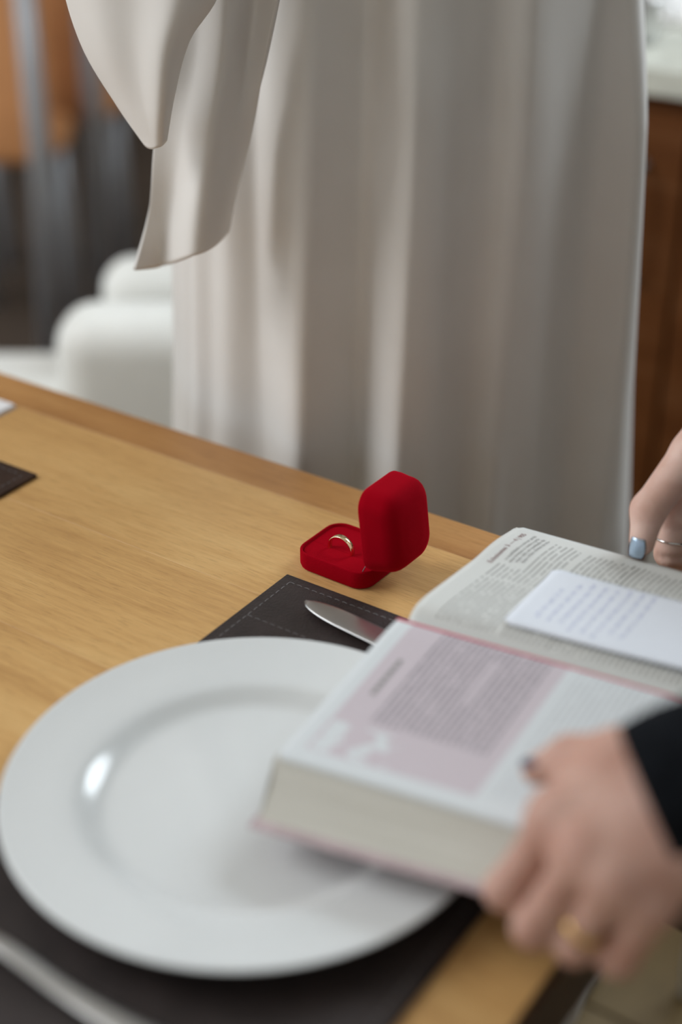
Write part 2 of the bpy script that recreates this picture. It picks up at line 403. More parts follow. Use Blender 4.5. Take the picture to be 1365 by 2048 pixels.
# lid: rim plane through the hinge edge, swung open
ho = math.radians(7)                                # leans in over the base
LD = .0285
def lidpt(a, b, d):
    # a along the lid's length away from the hinge (0..A_), b along hinge, d outward from the rim plane
    x = A_ / 2 + d * math.cos(ho) - a * math.sin(ho); z = HB + .0006 + a * math.cos(ho) + d * math.sin(ho)
    return Vector((x - .0005, b, z))
def lid_ring(sh, d, r=.013): return [lidpt(A_ / 2 + x, y, d) for x, y in rrect(A_ - 2 * sh, B_ - 2 * sh, max(.003, r))]
lr = [lid_ring(.0046, .0225, .010), lid_ring(.0030, .012, .0115), lid_ring(.0022, .0006, .012), lid_ring(.0013, 0, .0127), lid_ring(.0004, 0, .0132), lid_ring(0, .0009, .0135), lid_ring(.0001, .006, .0138), lid_ring(.0008, .0125, .0145)]
FR = .0125
for k in range(1, 9):
    a = PI / 2 * k / 8
    lr.append(lid_ring(.0010 + FR * (1 - math.cos(a)) * .95, .0150 + (LD - .0150) * math.sin(a), .0150 - .003 * k / 8))
for k in range(1, 6): lr.append(lid_ring(.0129 + .0017 * k, LD + .0009 * math.sin(PI / 2 * k / 5), .0118 - .0014 * k))
loft('lid', lr, M['velvet'], rb)
loft('lid_lining', [[lidpt(A_ / 2 + x, y, .0205) for x, y in rrect(A_ - .0095, B_ - .0095, .0095)], [lidpt(A_ / 2 + x, y, .0045) for x, y in rrect(A_ - .0066, B_ - .0066, .0105)], [lidpt(A_ / 2 + x, y, .003) for x, y in rrect(A_ - .012, B_ - .012, .0095)]], M['satin_white'], rb)
for s_ in (-1, 1):
    loft('hinge_plate', [[Vector((A_ / 2 - .0065, s_ * .0225 - .0012, HB - .0015)), Vector((A_ / 2 - .0065, s_ * .0225 + .0012, HB - .0015)), Vector((A_ / 2 - .0058, s_ * .0225 + .0012, HB - .0015)), Vector((A_ / 2 - .0058, s_ * .0225 - .0012, HB - .0015))],
                         [Vector((A_ / 2 - .0030, s_ * .0225 - .0005, HB + .0062)), Vector((A_ / 2 - .0030, s_ * .0225 + .0005, HB + .0062)), Vector((A_ / 2 - .0025, s_ * .0225 + .0005, HB + .0062)), Vector((A_ / 2 - .0025, s_ * .0225 - .0005, HB + .0062))]], M['silver'], rb, smooth=False)
# the ring in its slot
rg = thing('wedding_ring', 'slim gold wedding band standing in the red velvet box', 'ring', (BX, BY, TZ + HB - .0018 + .0022), BA)
rings = []
RR = .0107
for k in range(72):
    a = 2 * PI * k / 72; c, s_ = math.cos(a), math.sin(a); sec = []
    for (dr, dy) in ((0, -.0020), (.0006, -.0024), (.0011, -.0021), (.0013, 0), (.0011, .0021), (.0006, .0024), (0, .0020), (-.0001, 0)):
        sec.append(Vector(((RR - .001 + dr) * c - .004, dy + SY, (RR - .001 + dr) * s_)))
    rings.append(sec)
rings.append(rings[0]); loft('band', rings, M['gold'], rg, False, False)

# ------------------------------------------------------------------ open book
D3 = lambda z: Vector((.866, -.5, z))
A0 = Vector((-.0381, .6538, .80)); Ab0 = Vector((-.0465, .6224, .7785)); G0 = Vector((.043, .7935, .795)); B0 = Vector((.1265, .9117, .80)); Bb0 = Vector((.1330, .9230, .7775)); Gb0 = Vector((.043, .7935, .7775))
BL = .218
def Gs(s): return G0 + D3(.035) * s
def As(s): return A0 + D3(.095) * s
def Bs(s): return B0 + D3(.0) * s
def hump(t): return (1 - math.exp(-t / .045)) * (1 - t) ** 1.15
def PLf(s, t):
    p = Gs(s).lerp(As(s), t); p = p + Vector((0, 0, .0150 * hump(t))); return p
def PRf(s, t):
    p = Gs(s).lerp(Bs(s), t); p = p + Vector((0, 0, .0125 * hump(t) + .0022 * math.sin(PI * min(1, max(0, (t - .55) / .45))) ** 2 - .004 * max(0, t - .9) * 0))
    return p
def CLf(s, t): return (Gb0 + D3(.06) * s).lerp(Ab0 + D3(.135) * s, t)
def CRf(s, t): return (Gb0 + D3(.06) * s).lerp(Bb0 + D3(.0) * s, t)
WL = (A0 - G0).length; WR = (B0 - G0).length
bk = thing('open_book', 'thick open bible with red ribbon held over the white plate', 'book', (0, 0, 0))
NS, NT = 44, 48
tt = [(k / NT) ** 1.5 for k in range(NT + 1)]
def page_block(top, bot, name, t1=.992):
    V_, F_, UVs = [], [], []
    cols = [x * t1 for x in tt]
    def add(fn, uvfn, ns, nt):
        b = len(V_)
        for i in range(ns + 1):
            for j in range(nt + 1):
                V_.append(fn(i, j)); UVs.append(uvfn(i, j))
        for i in range(ns):
            for j in range(nt): a = b + i * (nt + 1) + j; F_.append((a, a + 1, a + nt + 2, a + nt + 1))
    dz = Vector((0, 0, -.0005)); up = Vector((0, 0, .0021))
    tp = lambda i, j: top(BL * i / NS, cols[j]) + dz
    bt = lambda i, j: bot(BL * i / NS, cols[j]) + up
    add(tp, lambda i, j: (i * .005, .9), NS, NT); add(bt, lambda i, j: (i * .005, .0), NS, NT)
    K = 8
    def fe(i, j):
        f = j / K; p = tp(i, NT).lerp(bt(i, NT), f); return p - Vector((0, 0, 0)) + (bot(0, 0) - bot(0, 1)).normalized() * .0025 * math.sin(PI * f)
    add(fe, lambda i, j: (i * .005, j / K * .03), NS, K)
    for ii in (0, NS): add(lambda i, j: tp(ii, j).lerp(bt(ii, j), i / K), lambda i, j: (j * .003, i / K * .03), K, NT)
    add(lambda i, j: tp(i, 0).lerp(bt(i, 0), j / 2), lambda i, j: (0, 0), NS, 2)
    bm = bmesh.new()
    o = mesh_obj(name, V_, F_, M['page_edges'], bk, False, UVs)
    bm.from_mesh(o.data); bmesh.ops.recalc_face_normals(bm, faces=bm.faces); bm.to_mesh(o.data); bm.free(); return o
page_block(PLf, CLf, 'page_block'); page_block(PRf, CRf, 'page_block')
def page(fn, W, m, extra, name='page'):
    V_, UVs, F_ = [], [], []
    rc = .005
    for i in range(NS + 1):
        for j in range(NT + 1):
            s = BL * i / NS; t = tt[j]
            # rounded fore-edge corners
            d = min(s, BL - s); tm = 1.
            if d < rc: tm = 1 - (rc - math.sqrt(max(0, rc * rc - (rc - d) ** 2))) / W
            t = t * tm
            V_.append(fn(s, t) + Vector((0, 0, extra))); UVs.append((t * W, s))
    n1 = len(V_)
    for i in range(NS):
        for j in range(NT): a = i * (NT + 1) + j; F_.append((a, a + 1, a + NT + 2, a + NT + 1))
    o = mesh_obj(name, V_, F_, m, bk, True, UVs)
    md = o.modifiers.new('thickness', 'SOLIDIFY'); md.thickness = .00025; md.offset = 0
    return o
pg_l = page(PLf, WL, M['page_left'], .0001); pg_r = page(PRf, WR, M['page_right'], .0001)
# cover: two boards, slightly larger than the pages
def cover(bot, name):
    V_, F_ = [], []
    for i in range(13):
        for j in range(9):
            s = -.003 + (BL + .006) * i / 12; V_.append(bot(s, 1.025 * j / 8) + Vector((0, 0, .0012)))
    for i in range(12):
        for j in range(8): a = i * 9 + j; F_.append((a, a + 1, a + 10, a + 9))
    o = mesh_obj(name, V_, F_, M['cover'], bk, True); md = o.modifiers.new('thickness', 'SOLIDIFY'); md.thickness = .0018; md.offset = 0
cover(CLf, 'cover_board'); cover(CRf, 'cover_board')
# ribbon lying in the gutter
V_, F_ = [], []
for i in range(61):
    s = -.001 + .19 * i / 60; wv = .0012 * math.sin(s * 40)
    for t in (.062, .086): V_.append(PLf(max(0, s), t + wv * .5) + Vector((0, 0, .0006)) + D3(.03) * min(0, s))
for i in range(60): F_.append((2 * i, 2 * i + 1, 2 * i + 3, 2 * i + 2))
o = mesh_obj('ribbon_marker', V_, F_, M['ribbon'], bk, True); md = o.modifiers.new('thickness', 'SOLIDIFY'); md.thickness = .0003
# printed words set as thin letters on the page
def letters(txt, size, fn, W, t0, s0, m, parent, name='lettering', anchor='LEFT', flip=1):
    cu = bpy.data.curves.new(name, 'FONT'); cu.body = txt; cu.size = size; cu.align_x = anchor; cu.resolution_u = 2
    tmp = bpy.data.objects.new('tmp', cu); C.objects.link(tmp)
    dg = bpy.context.evaluated_depsgraph_get(); me = bpy.data.meshes.new_from_object(tmp.evaluated_get(dg))
    bpy.data.objects.remove(tmp)
    for v in me.vertices:
        t = (t0 + flip * v.co.x) / W; s = s0 - v.co.y
        v.co = fn(s, min(1, max(0, t))) + Vector((0, 0, .00045))
    me.materials.clear(); me.materials.append(m)
    o = bpy.data.objects.new(name, me); C.objects.link(o); o.parent = parent; return o
letters('Eclesiastes 3 — 4 | 905', .0054, PRf, WR, WR - .009, .0125, M['ink_red'], pg_r, 'page_heading', 'RIGHT')
for k, tx in enumerate(('e inutilidade e correr atrás', 'seus braços e come a pró-', 'mais vale um punhado de', 'duas mãos cheias de tra-')):
    letters(tx, .0040, PRf, WR, WR - .010 + (.002 if k == 0 else 0), .0195 + .00385 * k, M['ink_black'], pg_r, 'page_text', 'RIGHT')
# left page heading on its tinted margin (too blurred to read: a dense dark line of type)
n_ = bmesh.new(); x = .052
while x < .088:
    l = random.uniform(.003, .007); q = []
    for (a, b) in ((x, .0215), (x + l, .0215), (x + l, .0245), (x, .0245)):
        q.append(n_.verts.new(PLf(b, a / WL) + Vector((0, 0, .0005))))
    n_.faces.new(q); x += l + .0012
bm_obj('page_heading', n_, M['ink_black'], pg_l)

# ------------------------------------------------------------------ handwritten card on the right-hand page
cd = thing('note_card', 'white handwritten note card in blue ink on the open page', 'card')
c_s0, c_s1, c_t0, c_t1 = .053, .200, .10, .665
def card_pt(a, b, dz=0):
    # a along the book's length, b from gutter to fore-edge
    s = c_s0 + (c_s1 - c_s0) * a + .006 * (1 - b); t = c_t0 + (c_t1 - c_t0) * b
    return PRf(s, t) + Vector((0, 0, .0022 + .004 * a * a + dz))
V_, F_ = [], []
na, nb = 30, 20
for i in range(na + 1):
    for j in range(nb + 1):
        a, b = i / na, j / nb; r = .045
        bb = .5 + (b - .5)
        if a < r:
            k = r - math.sqrt(max(0, r * r - (r - a) ** 2)); bb = .5 + (b - .5) * (1 - 2 * k * .9)
        V_.append(card_pt(a, bb))
for i in range(na):
    for j in range(nb): q = i * (nb + 1) + j; F_.append((q, q + 1, q + nb + 2, q + nb + 1))
o = mesh_obj('card_sheet', V_, F_, M['paper_white'], cd, True); md = o.modifiers.new('thickness', 'SOLIDIFY'); md.thickness = .0004; md.offset = 0
bm = bmesh.new()
for li in range(8):
    a0 = .11 + .055 * li; b = (.72, .86, .92)[min(li, 2)] if li < 5 else .96
    bend = random.uniform(.08, .25)
    while b > bend:
        wl = random.uniform(.05, .13); nn = int(wl * 190); prev = None
        ph = random.uniform(0, 6)
        for k in range(nn + 1):
            bb = b - wl * k / nn
            aa = a0 + .012 * math.sin(k * 1.9 + ph) * random.uniform(.4, 1.3) + random.uniform(-.003, .003)
            p = [bm.verts.new(card_pt(aa + w_, bb, .0005)) for w_ in (-.0016, .0016)]
            if prev: bm.faces.new((prev[0], prev[1], p[1], p[0]))
            prev = p
        b -= wl + random.uniform(.02, .045)
bm_obj('handwriting', bm, M['ink_blue'], cd)

# ------------------------------------------------------------------ implicit surfaces for hands
def rcone(P, a, b, ra, rb):
    a = np.array(a, float); b = np.array(b, float); ba = b - a; l2 = ba @ ba
    h = np.clip(((P - a) @ ba) / l2, 0, 1)
    d = P - a - h[..., None] * ba
    return np.sqrt((d * d).sum(-1)) - (ra + (rb - ra) * h)
def smin(a, b, k):
    h = np.clip(k - np.abs(a - b), 0, None) / k
    return np.minimum(a, b) - h * h * k * .25
def surface_nets(f, lo, h):
    ins = f < 0
    nx, ny, nz = f.shape
    c = [ins[dx:nx - 1 + dx, dy:ny - 1 + dy, dz:nz - 1 + dz] for dx in (0, 1) for dy in (0, 1) for dz in (0, 1)]
    s = sum(x.astype(np.int8) for x in c); cell = (s > 0) & (s < 8)
    idx = -np.ones(cell.shape, int); ijk = np.argwhere(cell); idx[cell] = np.arange(len(ijk))
    corner = [(dx, dy, dz) for dx in (0, 1) for dy in (0, 1) for dz in (0, 1)]
    acc = np.zeros((len(ijk), 3)); cnt = np.zeros(len(ijk))
    for i in range(8):
        for j in range(i + 1, 8):
            if sum(abs(p - q) for p, q in zip(corner[i], corner[j])) != 1: continue
            A = f[tuple((ijk + corner[i]).T)]; B = f[tuple((ijk + corner[j]).T)]
            m = (A < 0) != (B < 0); t = np.where(m, A / np.where(m, A - B, 1), 0)
            p = np.array(corner[i]) + t[:, None] * (np.array(corner[j]) - np.array(corner[i]))
            acc[m] += p[m]; cnt[m] += 1
    V_ = lo + (ijk + acc / cnt[:, None]) * h
    faces = []
    for ax in range(3):
        sl0 = [slice(1, -1)] * 3; a_, b_ = (ax + 1) % 3, (ax + 2) % 3
        g0 = [slice(None)] * 3; g1 = [slice(None)] * 3; g0[ax] = slice(0, -1); g1[ax] = slice(1, None)
        ch = ins[tuple(g0)] != ins[tuple(g1)]
        for e in np.argwhere(ch):
            if e[a_] == 0 or e[b_] == 0 or e[a_] >= f.shape[a_] - 1 or e[b_] >= f.shape[b_] - 1: continue
            q = []
            for da, db in ((0, 0), (1, 0), (1, 1), (0, 1)):
                k = e.copy(); k[a_] -= da; k[b_] -= db; q.append(idx[tuple(k)])
            if min(q) < 0: continue
            faces.append(q if not ins[tuple(e)] else q[::-1])
    return V_, faces
def sdf_mesh(name, chains, palm, m, parent, h=.0016, kf=.0022, kp=.010, dents=()):
    pts = np.array([p[:3] for ch in chains for p in ch] + [p[:3] for ch in palm for p in ch])
    lo = pts.min(0) - .03; hi = pts.max(0) + .03
    ax = [np.arange(lo[i], hi[i], h) for i in range(3)]
    P = np.stack(np.meshgrid(*ax, indexing='ij'), -1)
    fing = None
    for ch in chains:
        d = None
        for a, b in zip(ch, ch[1:]):
            q = rcone(P, a[:3], b[:3], a[3], b[3]); d = q if d is None else smin(d, q, .005)
        fing = d if fing is None else smin(fing, d, kf)
    pm = None
    for ch in palm:
        for a, b in zip(ch, ch[1:]):
            q = rcone(P, a[:3], b[:3], a[3], b[3]); pm = q if pm is None else smin(pm, q, .016)
    f = smin(fing, pm, kp)
    for (x, y, z, r, k) in dents:            # shallow dimples and creases
        dd = np.sqrt(((P - np.array((x, y, z))) ** 2).sum(-1)); f = f + k * np.exp(-(dd / r) ** 2)
    V_, F_ = surface_nets(f, lo, h)
    o = mesh_obj(name, V_, F_, m, parent, True)
    bm = bmesh.new(); bm.from_mesh(o.data)
    for _ in range(3): bmesh.ops.smooth_vert(bm, verts=bm.verts[:], factor=.4, use_axis_x=True, use_axis_y=True, use_axis_z=True)
    bmesh.ops.recalc_face_normals(bm, faces=bm.faces); bm.to_mesh(o.data); bm.free()
    for p in o.data.polygons: p.use_smooth = True
    return o
def nail(center, along, normal, w, l, m, parent):
    al = Vector(along).normalized(); nr = Vector(normal).normalized(); nr = (nr - al * nr.dot(al)).normalized(); sd = al.cross(nr); c = Vector(center)
    V_, F_ = [], []
    for i in range(9):
        for j in range(9):
            x = (i / 8 - .5) * l; yy = (j / 8 - .5) * 2; k = 1 - .30 * abs(i / 8 - .5) ** 2 * 4 * .8 if i < 4 else 1 - .22 * ((i / 8 - .5) * 2) ** 3
            y = yy * w / 2 * k
            V_.append(c + al * x + sd * y - nr * (.42 * (y / w * 2) ** 2 * w * .5 + 3.0 * x * x))
    for i in range(8):
        for j in range(8): a = i * 9 + j; F_.append((a, a + 1, a + 10, a + 9))
    o = mesh_obj('fingernail', V_, F_, m, parent, True); md = o.modifiers.new('thickness', 'SOLIDIFY'); md.thickness = .0007; md.offset = 0
    return o

pr = thing('person', 'person in black sleeves holding the open book with both hands', 'person', (.69, .71, 0))
def wp(o): o.matrix_parent_inverse = Matrix.Translation((-.69, -.71, 0)); return o
# near hand (left): thumb on the page, fingers curled under the book
W_ = (.195, .543, .888)
idx = [(.1056, .5425, .853, .0112), (.0809, .5376, .812, .0100), (.088, .556, .789, .0084), (.104, .578, .7835, .0072)]
mid = [(.1155, .5196, .855, .0115), (.0934, .5186, .806, .0103), (.101, .540, .785, .0086), (.117, .561, .781, .0073)]
rin = [(.1279, .5068, .850, .0110), (.1123, .5107, .803, .0099), (.119, .532, .7835, .0083), (.134, .551, .780, .0070)]
pin = [(.1440, .5000, .838, .0102), (.1325, .5050, .801, .0098), (.138, .529, .786, .0074), (.149, .545, .783, .0062)]
thm = [(.165, .574, .876, .0145), (.1385, .578, .864, .0130), (.1175, .592, .851, .0110), (.1015, .5945, .8405, .0082)]
palm = [[(*W_, .024), (.1056, .5425, .853, .0128)], [(*W_, .024), (.1155, .5196, .855, .0130)], [(W_[0], W_[1] - .008, W_[2], .023), (.1279, .5068, .850, .0125)], [(W_[0], W_[1] - .014, W_[2] - .004, .021), (.1409, .5026, .840, .0112)],
        [(.150, .562, .866, .016), (.116, .570, .847, .0118)], [(.135, .572, .860, .0125), (.1056, .5445, .853, .0122)], [(*W_, .026), (.262, .547, .922, .031)]]
dents = [(.1085, .5300, .860, .007, .0016), (.119, .512, .859, .007, .0016), (.1315, .503, .853, .007, .0014), (.1235, .503, .816, .005, .0030), (.130, .4975, .832, .005, .0026), (.098, .527, .838, .005, .0018), (.109, .513, .838, .005, .0018)]
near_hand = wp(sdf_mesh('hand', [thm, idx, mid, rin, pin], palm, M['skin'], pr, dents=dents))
nt = nail((.0985, .5952, .8478), (-.9, .1, -.45), (-.2, .35, 1), .0105, .012, M['nail_dark'], near_hand)
# far hand (right): thumb hanging over the page edge
W2 = (.335, .955, .915)
thm2 = [(.2694, .925, .8913, .0175), (.2432, .905, .8631, .0142), (.213, .885, .8286, .0120), (.2085, .8735, .8095, .0090)]
idx2 = [(.285, .935, .858, .0130), (.2385, .906, .8170, .0122), (.2345, .896, .787, .0104), (.254, .898, .775, .0088)]
mid2 = [(.302, .950, .862, .0125), (.252, .930, .815, .0105), (.256, .921, .790, .0088), (.279, .929, .781, .0076)]
rin2 = [(.318, .962, .864, .0120), (.270, .948, .813, .0100), (.275, .938, .789, .0084), (.297, .945, .781, .0072)]
pin2 = [(.333, .972, .866, .0110), (.291, .963, .818, .0090), (.295, .953, .794, .0076), (.312, .957, .786, .0066)]
palm2 = [[(*W2, .024), (.285, .935, .862, .014)], [(*W2, .024), (.302, .950, .864, .014)], [(*W2, .022), (.318, .962, .866, .0135)], [(*W2, .022), (.333, .972, .868, .0125)],
         [(.300, .935, .895, .019), (.258, .915, .872, .014)], [(*W2, .025), (.43, .975, .975, .031)]]
cr = [(x, y, z, .0026, .0032) for (y0_, z0_) in ((.8925, .8085), (.8865, .7885)) for (x, y, z) in ((.224, y0_ + .003, z0_ - .001), (.2285, y0_, z0_), (.233, y0_ - .002, z0_ + .0005), (.238, y0_ - .001, z0_), (.243, y0_ + .002, z0_))]
far_hand = wp(sdf_mesh('hand', [thm2, idx2, mid2, rin2, pin2], palm2, M['skin_far_lit'], pr, h=.0012, dents=cr))
nail((.2030, .8655, .8095), (-.10, -.20, -.95), (-.55, -.80, .30), .0120, .0140, M['nail_blue'], far_hand)
# clothing: sleeves and body in black
def sleeve(name, path, rad, parent, seed):
    pts = smooth_path(path, 10); n_ = 40; rings = []
    up = Vector((0, 0, 1)); tot = len(pts) - 1
    for i, p in enumerate(pts):
        t = (pts[min(i + 1, tot)] - pts[max(i - 1, 0)]).normalized(); a = t.cross(up).normalized(); b = a.cross(t).normalized()
        f = i / tot; k = f * (len(rad) - 1); r = rad[int(k)] * (1 - k % 1) + rad[min(int(k) + 1, len(rad) - 1)] * (k % 1)
        rr_ = []
        for q in range(n_):
            an = 2 * PI * q / n_
            w_ = 1 + min(1, f * 8) * .045 * math.sin(i * .9 + 2 * math.sin(an * 2 + seed) + seed)
            rr_.append(p + (a * math.cos(an) + b * math.sin(an)) * r * w_)
        rings.append(rr_)
    inner = [[c_ + (p - c_) * .93 + (pts[1] - pts[0]) * .2 for p in rings[0]] for c_ in [pts[0]]]
    deep = [[pts[2] + (p - pts[2]) * .82 for p in rings[2]]]
    return wp(loft(name, deep + inner + rings, M['black_cloth'], parent, False, True))
sleeve('sleeve', [(.1475, .5375, .8690), (.223, .543, .906), (.33, .555, .965), (.44, .56, 1.06), (.53, .56, 1.20), (.59, .57, 1.33)], [.0385, .043, .052, .060, .066, .070], pr, 1.)
sleeve('sleeve', [(.375, .962, .94), (.43, .973, .972), (.50, .975, 1.03), (.60, .94, 1.12), (.69, .89, 1.24), (.745, .84, 1.33)], [.045, .047, .052, .060, .066, .070], pr, 2.)
rings = []
for z, a, b in ((.02, .17, .13), (.25, .18, .135), (.55, .20, .15), (.85, .20, .145), (1.02, .175, .125), (1.18, .195, .13), (1.30, .215, .125), (1.375, .20, .105), (1.42, .13, .085), (1.45, .07, .065)):
    r = []
    for k in range(48):
        an = 2 * PI * k / 48; fo = 1 + (.03 * math.sin(9 * an) if z < .6 else 0)
        q = Vector((.69, .71, z)) + V * (a * math.cos(an) * fo) + U * (b * math.sin(an) * fo); r.append(q)
    rings.append(r)
wp(loft('dress', rings, M['black_cloth'], pr))
# worn rings
def worn(name, label, c, axis, R, wd, m, gem=None):
    t = thing(name, label, 'ring', c); ax = Vector(axis).normalized(); q = ax.to_track_quat('Z', 'Y'); rings = []
    for k in range(40):
        an = 2 * PI * k / 40; sec = []
        for dr, dz in ((0, -wd / 2), (.0011, -wd / 2 * .8), (.0014, 0), (.0011, wd / 2 * .8), (0, wd / 2)):
            sec.append(q @ Vector(((R + dr) * math.cos(an), (R + dr) * math.sin(an), dz)))
        rings.append(sec)
    rings.append(rings[0]); loft('band', rings, m, t, False, False)
    if gem:
        d = Vector(gem).normalized(); bm = bmesh.new(); bmesh.ops.create_icosphere(bm, subdivisions=1, radius=.0026)
        for v in bm.verts: v.co += d * (R + .0030)
        bm_obj('gemstone', bm, M['stone'], t)
    return t
worn('finger_ring', 'yellow gold band worn on the finger of the hand under the book', (.1165, .5096, .816), (.0156, -.004, .047), .0102, .0058, M['gold_yellow'])
worn('finger_ring', 'silver ring with a clear stone on the hand behind the book', (.2358, .8990, .7955), (.004, .010, .030), .0110, .0018, M['silver'], (.55, -.83, 0))

# ------------------------------------------------------------------ person in the pale dress behind the table
dr = thing('person', 'person in a long off-white draped dress standing behind the table', 'person', (.06, 1.31, 0))
def dress_surface(name, zs, spans, depth, cx, cy, folds, m, nk=420):
    rings = []
    for z in zs:
        a, b = spans(z); r = []
        for k in range(nk):
            an = 2 * PI * k / nk
            ca, sa = math.cos(an), math.sin(an)
            f = folds(an, z)
            fr = front_fold(a * ca, z) * min(1, max(0, -sa) * 2.2) if sa < 0 else 0
            r.append(Vector((cx + (a + f) * ca, cy + (b + f) * sa - fr, z)))
        rings.append(r)
    return loft(name, rings, m, dr)
FK = [(-.26, .0, 0), (-.184, .0, 0), (-.152, .005, 0), (-.128, .001, .010), (-.089, .016, -.017), (-.038, -.002, -.012), (-.0115, .020, -.012), (.0576, .002, -.006), (.081, .011, -.008), (.149, -.006, -.008), (.197, .016, -.004), (.26, .0, 0)]
def front_fold(x, z):
    t = min(1.4, max(-.3, (1.0 - z) / .5)); k = 1 if z < 1.05 else max(.2, 1 - (z - 1.05) / .25)
    acc = 0
    for dx in (-.008, -.004, 0, .004, .008):
        xx = x + dx; v = 0
        for (xa, va, da), (xb, vb, db) in zip(FK, FK[1:]):
            A = xa + da * t; B = xb + db * t
            if A <= xx < B: v = va + (vb - va) * (xx - A) / (B - A); break
        acc += v
    return acc / 5 * k * 2.8
def lerp_tab(tab, z):
    for (z0, v0_), (z1, v1_) in zip(tab, tab[1:]):
        if z <= z1: k = max(0, (z - z0) / (z1 - z0)); return v0_ + (v1_ - v0_) * k
    return tab[-1][1]
ph = [rng.uniform(0, 6.28) for _ in range(8)]
def skirt_fold(an, z):
    k = 1 if z < .95 else max(.25, 1 - (z - .95) / .3)
    sway = .10 * math.sin(z * 2.1 + ph[0])
    f = .002 * math.sin(23 * an + ph[3] + 1.4 * math.sin(5 * an + z * .6)) + .003 * math.sin(11 * an + ph[4] + z * .8 + ph[0])
    if math.sin(an) > 0: f += .012 * math.sin(an) * math.sin(13 * an + ph[1])
    return f * k
SA = [(0, .265), (.5, .236), (.75, .218), (1.0, .206), (1.15, .188), (1.3, .19), (1.42, .15)]
SB = [(0, .20), (.5, .175), (.75, .155), (1.0, .140), (1.15, .125), (1.3, .13), (1.42, .08)]
dress_surface('skirt', [.015 + 1.4 * k / 70 for k in range(71)], lambda z: (lerp_tab(SA, z), lerp_tab(SB, z)), 0, 0.0, 0.0, skirt_fold, M['chiffon'])
# overlay panel and hanging sleeve: cloth sheets hung from the bust, hems as in the photo
def sheet(name, rows, thick=.004):
    """rows: list of polylines (same length), each a list of points; refined with Catmull-Rom both ways"""
    R1 = [smooth_path(r, 10) for r in rows]; cols = list(zip(*R1)); cols = [smooth_path(c, 8) for c in cols]
    nn, mm = len(cols), len(cols[0]); V_ = [cols[i][j] for i in range(nn) for j in range(mm)]
    F_ = [(i * mm + j, i * mm + j + 1, (i + 1) * mm + j + 1, (i + 1) * mm + j) for i in range(nn - 1) for j in range(mm - 1)]
    o = mesh_obj(name, V_, F_, M['chiffon'], dr, True); md = o.modifiers.new('thickness', 'SOLIDIFY'); md.thickness = thick; md.offset = 0
    return o
def L3(px, py, y):                       # local point (person frame) from a bearing and a distance
    x = (px - 682.5) / 2950; yy = -(py - 1024) / 2950
    d = Vector((x, .8660254 + yy * .5, -.5 + yy * .8660254)); t_ = y / d.y
    return Vector((0, 0, 1.338)) + d * t_ - Vector((.06, 1.31, 0))
sheet('overlay_panel', [
    [L3(330, -420, 1.20), L3(400, -420, 1.18), L3(470, -420, 1.15), L3(560, -420, 1.15), L3(640, -420, 1.145)],
    [L3(345, 60, 1.17), L3(400, 60, 1.165), L3(450, 60, 1.135), L3(500, 60, 1.165), L3(545, 60, 1.155)],
    [L3(312, 270, 1.165), L3(365, 270, 1.155), L3(420, 270, 1.125), L3(460, 270, 1.15), L3(500, 270, 1.17)],
    [L3(298, 420, 1.165), L3(345, 415, 1.165), L3(395, 405, 1.125), L3(440, 400, 1.14), L3(470, 385, 1.175)],
    [L3(268, 540, 1.15), L3(325, 532, 1.165), L3(385, 512, 1.125), L3(425, 492, 1.14), L3(455, 462, 1.18)]])
sheet('sleeve', [
    [L3(60, -420, 1.15), L3(150, -420, 1.11), L3(260, -420, 1.10), L3(380, -420, 1.09), L3(480, -420, 1.12)],
    [L3(118, -80, 1.145), L3(190, -60, 1.11), L3(270, -40, 1.095), L3(370, -60, 1.075), L3(450, -60, 1.11)],
    [L3(165, 85, 1.14), L3(215, 100, 1.11), L3(275, 110, 1.095), L3(335, 100, 1.075), L3(375, 80, 1.11)],
    [L3(235, 205, 1.135), L3(262, 215, 1.115), L3(292, 220, 1.10), L3(325, 212, 1.085), L3(345, 190, 1.11)],
    [L3(293, 288, 1.13), L3(300, 294, 1.12), L3(310, 296, 1.11), L3(320, 290, 1.105), L3(330, 280, 1.11)]])

# ------------------------------------------------------------------ white chairs
def pillow(name, x0, x1, y0, y1, z0, z1, r, m, parent, sag=0):
    bm = box_bm(x0, x1, y0, y1, z0, z1, r, 6)
    for v in bm.verts: v.co.z += sag * math.sin(v.co.x * 17) * (v.co.z - z0) / (z1 - z0)
    return bm_obj(name, bm, m, parent, True)
ac = thing('armchair', 'white upholstered armchair with puffy rounded arms beside the pale dress', 'chair', (-.18, 1.95, 0), 0)
pillow('arm', -.200, .06, -.19, -.065, .10, .600, .055, M['white_seat'], ac)
pillow('arm', -.160, .06, -.02, .085, .10, .612, .048, M['white_seat'], ac, .006)
pillow('seat_cushion', -.62, -.17, -.17, .09, .26, .452, .045, M['white_seat'], ac)
pillow('seat_base', -.60, .05, -.15, .07, .09, .27, .02, M['white_seat'], ac)
for sx in (-.56, .02):
    for sy in (-.12, .04): tube('leg', [(sx, sy, .10), (sx, sy, 0)], [.018, .013], M['dark_wood_and_shade'], ac)
shc = thing('shell_chair', 'white shell dining chair with brown seat at the corner of the table', 'chair', T(.312, .300, 0), TA - math.radians(9))
rings = []
for k in range(25):
    f = k / 24; x = -.215 + .43 * f; cv_ = .14 - .05 * (x / .215) ** 2; e = min(f, 1 - f)
    top = .716 - .060 * max(0, 1 - e / .10) ** 2.2; bot = .47 + .05 * max(0, 1 - e / .12) ** 2
    ring = []
    for j in range(12):
        g_ = j / 11; z = bot + (top - bot) * g_; ring.append(Vector((x, cv_ + .03 * g_ - .009, z)))
    for j in range(12):
        g_ = 1 - j / 11; z = bot + (top - bot) * g_; ring.append(Vector((x, cv_ + .03 * g_ + .009, z)))
    rings.append(ring)
loft('backrest', rings, M['white_seat'], shc)
rs = []
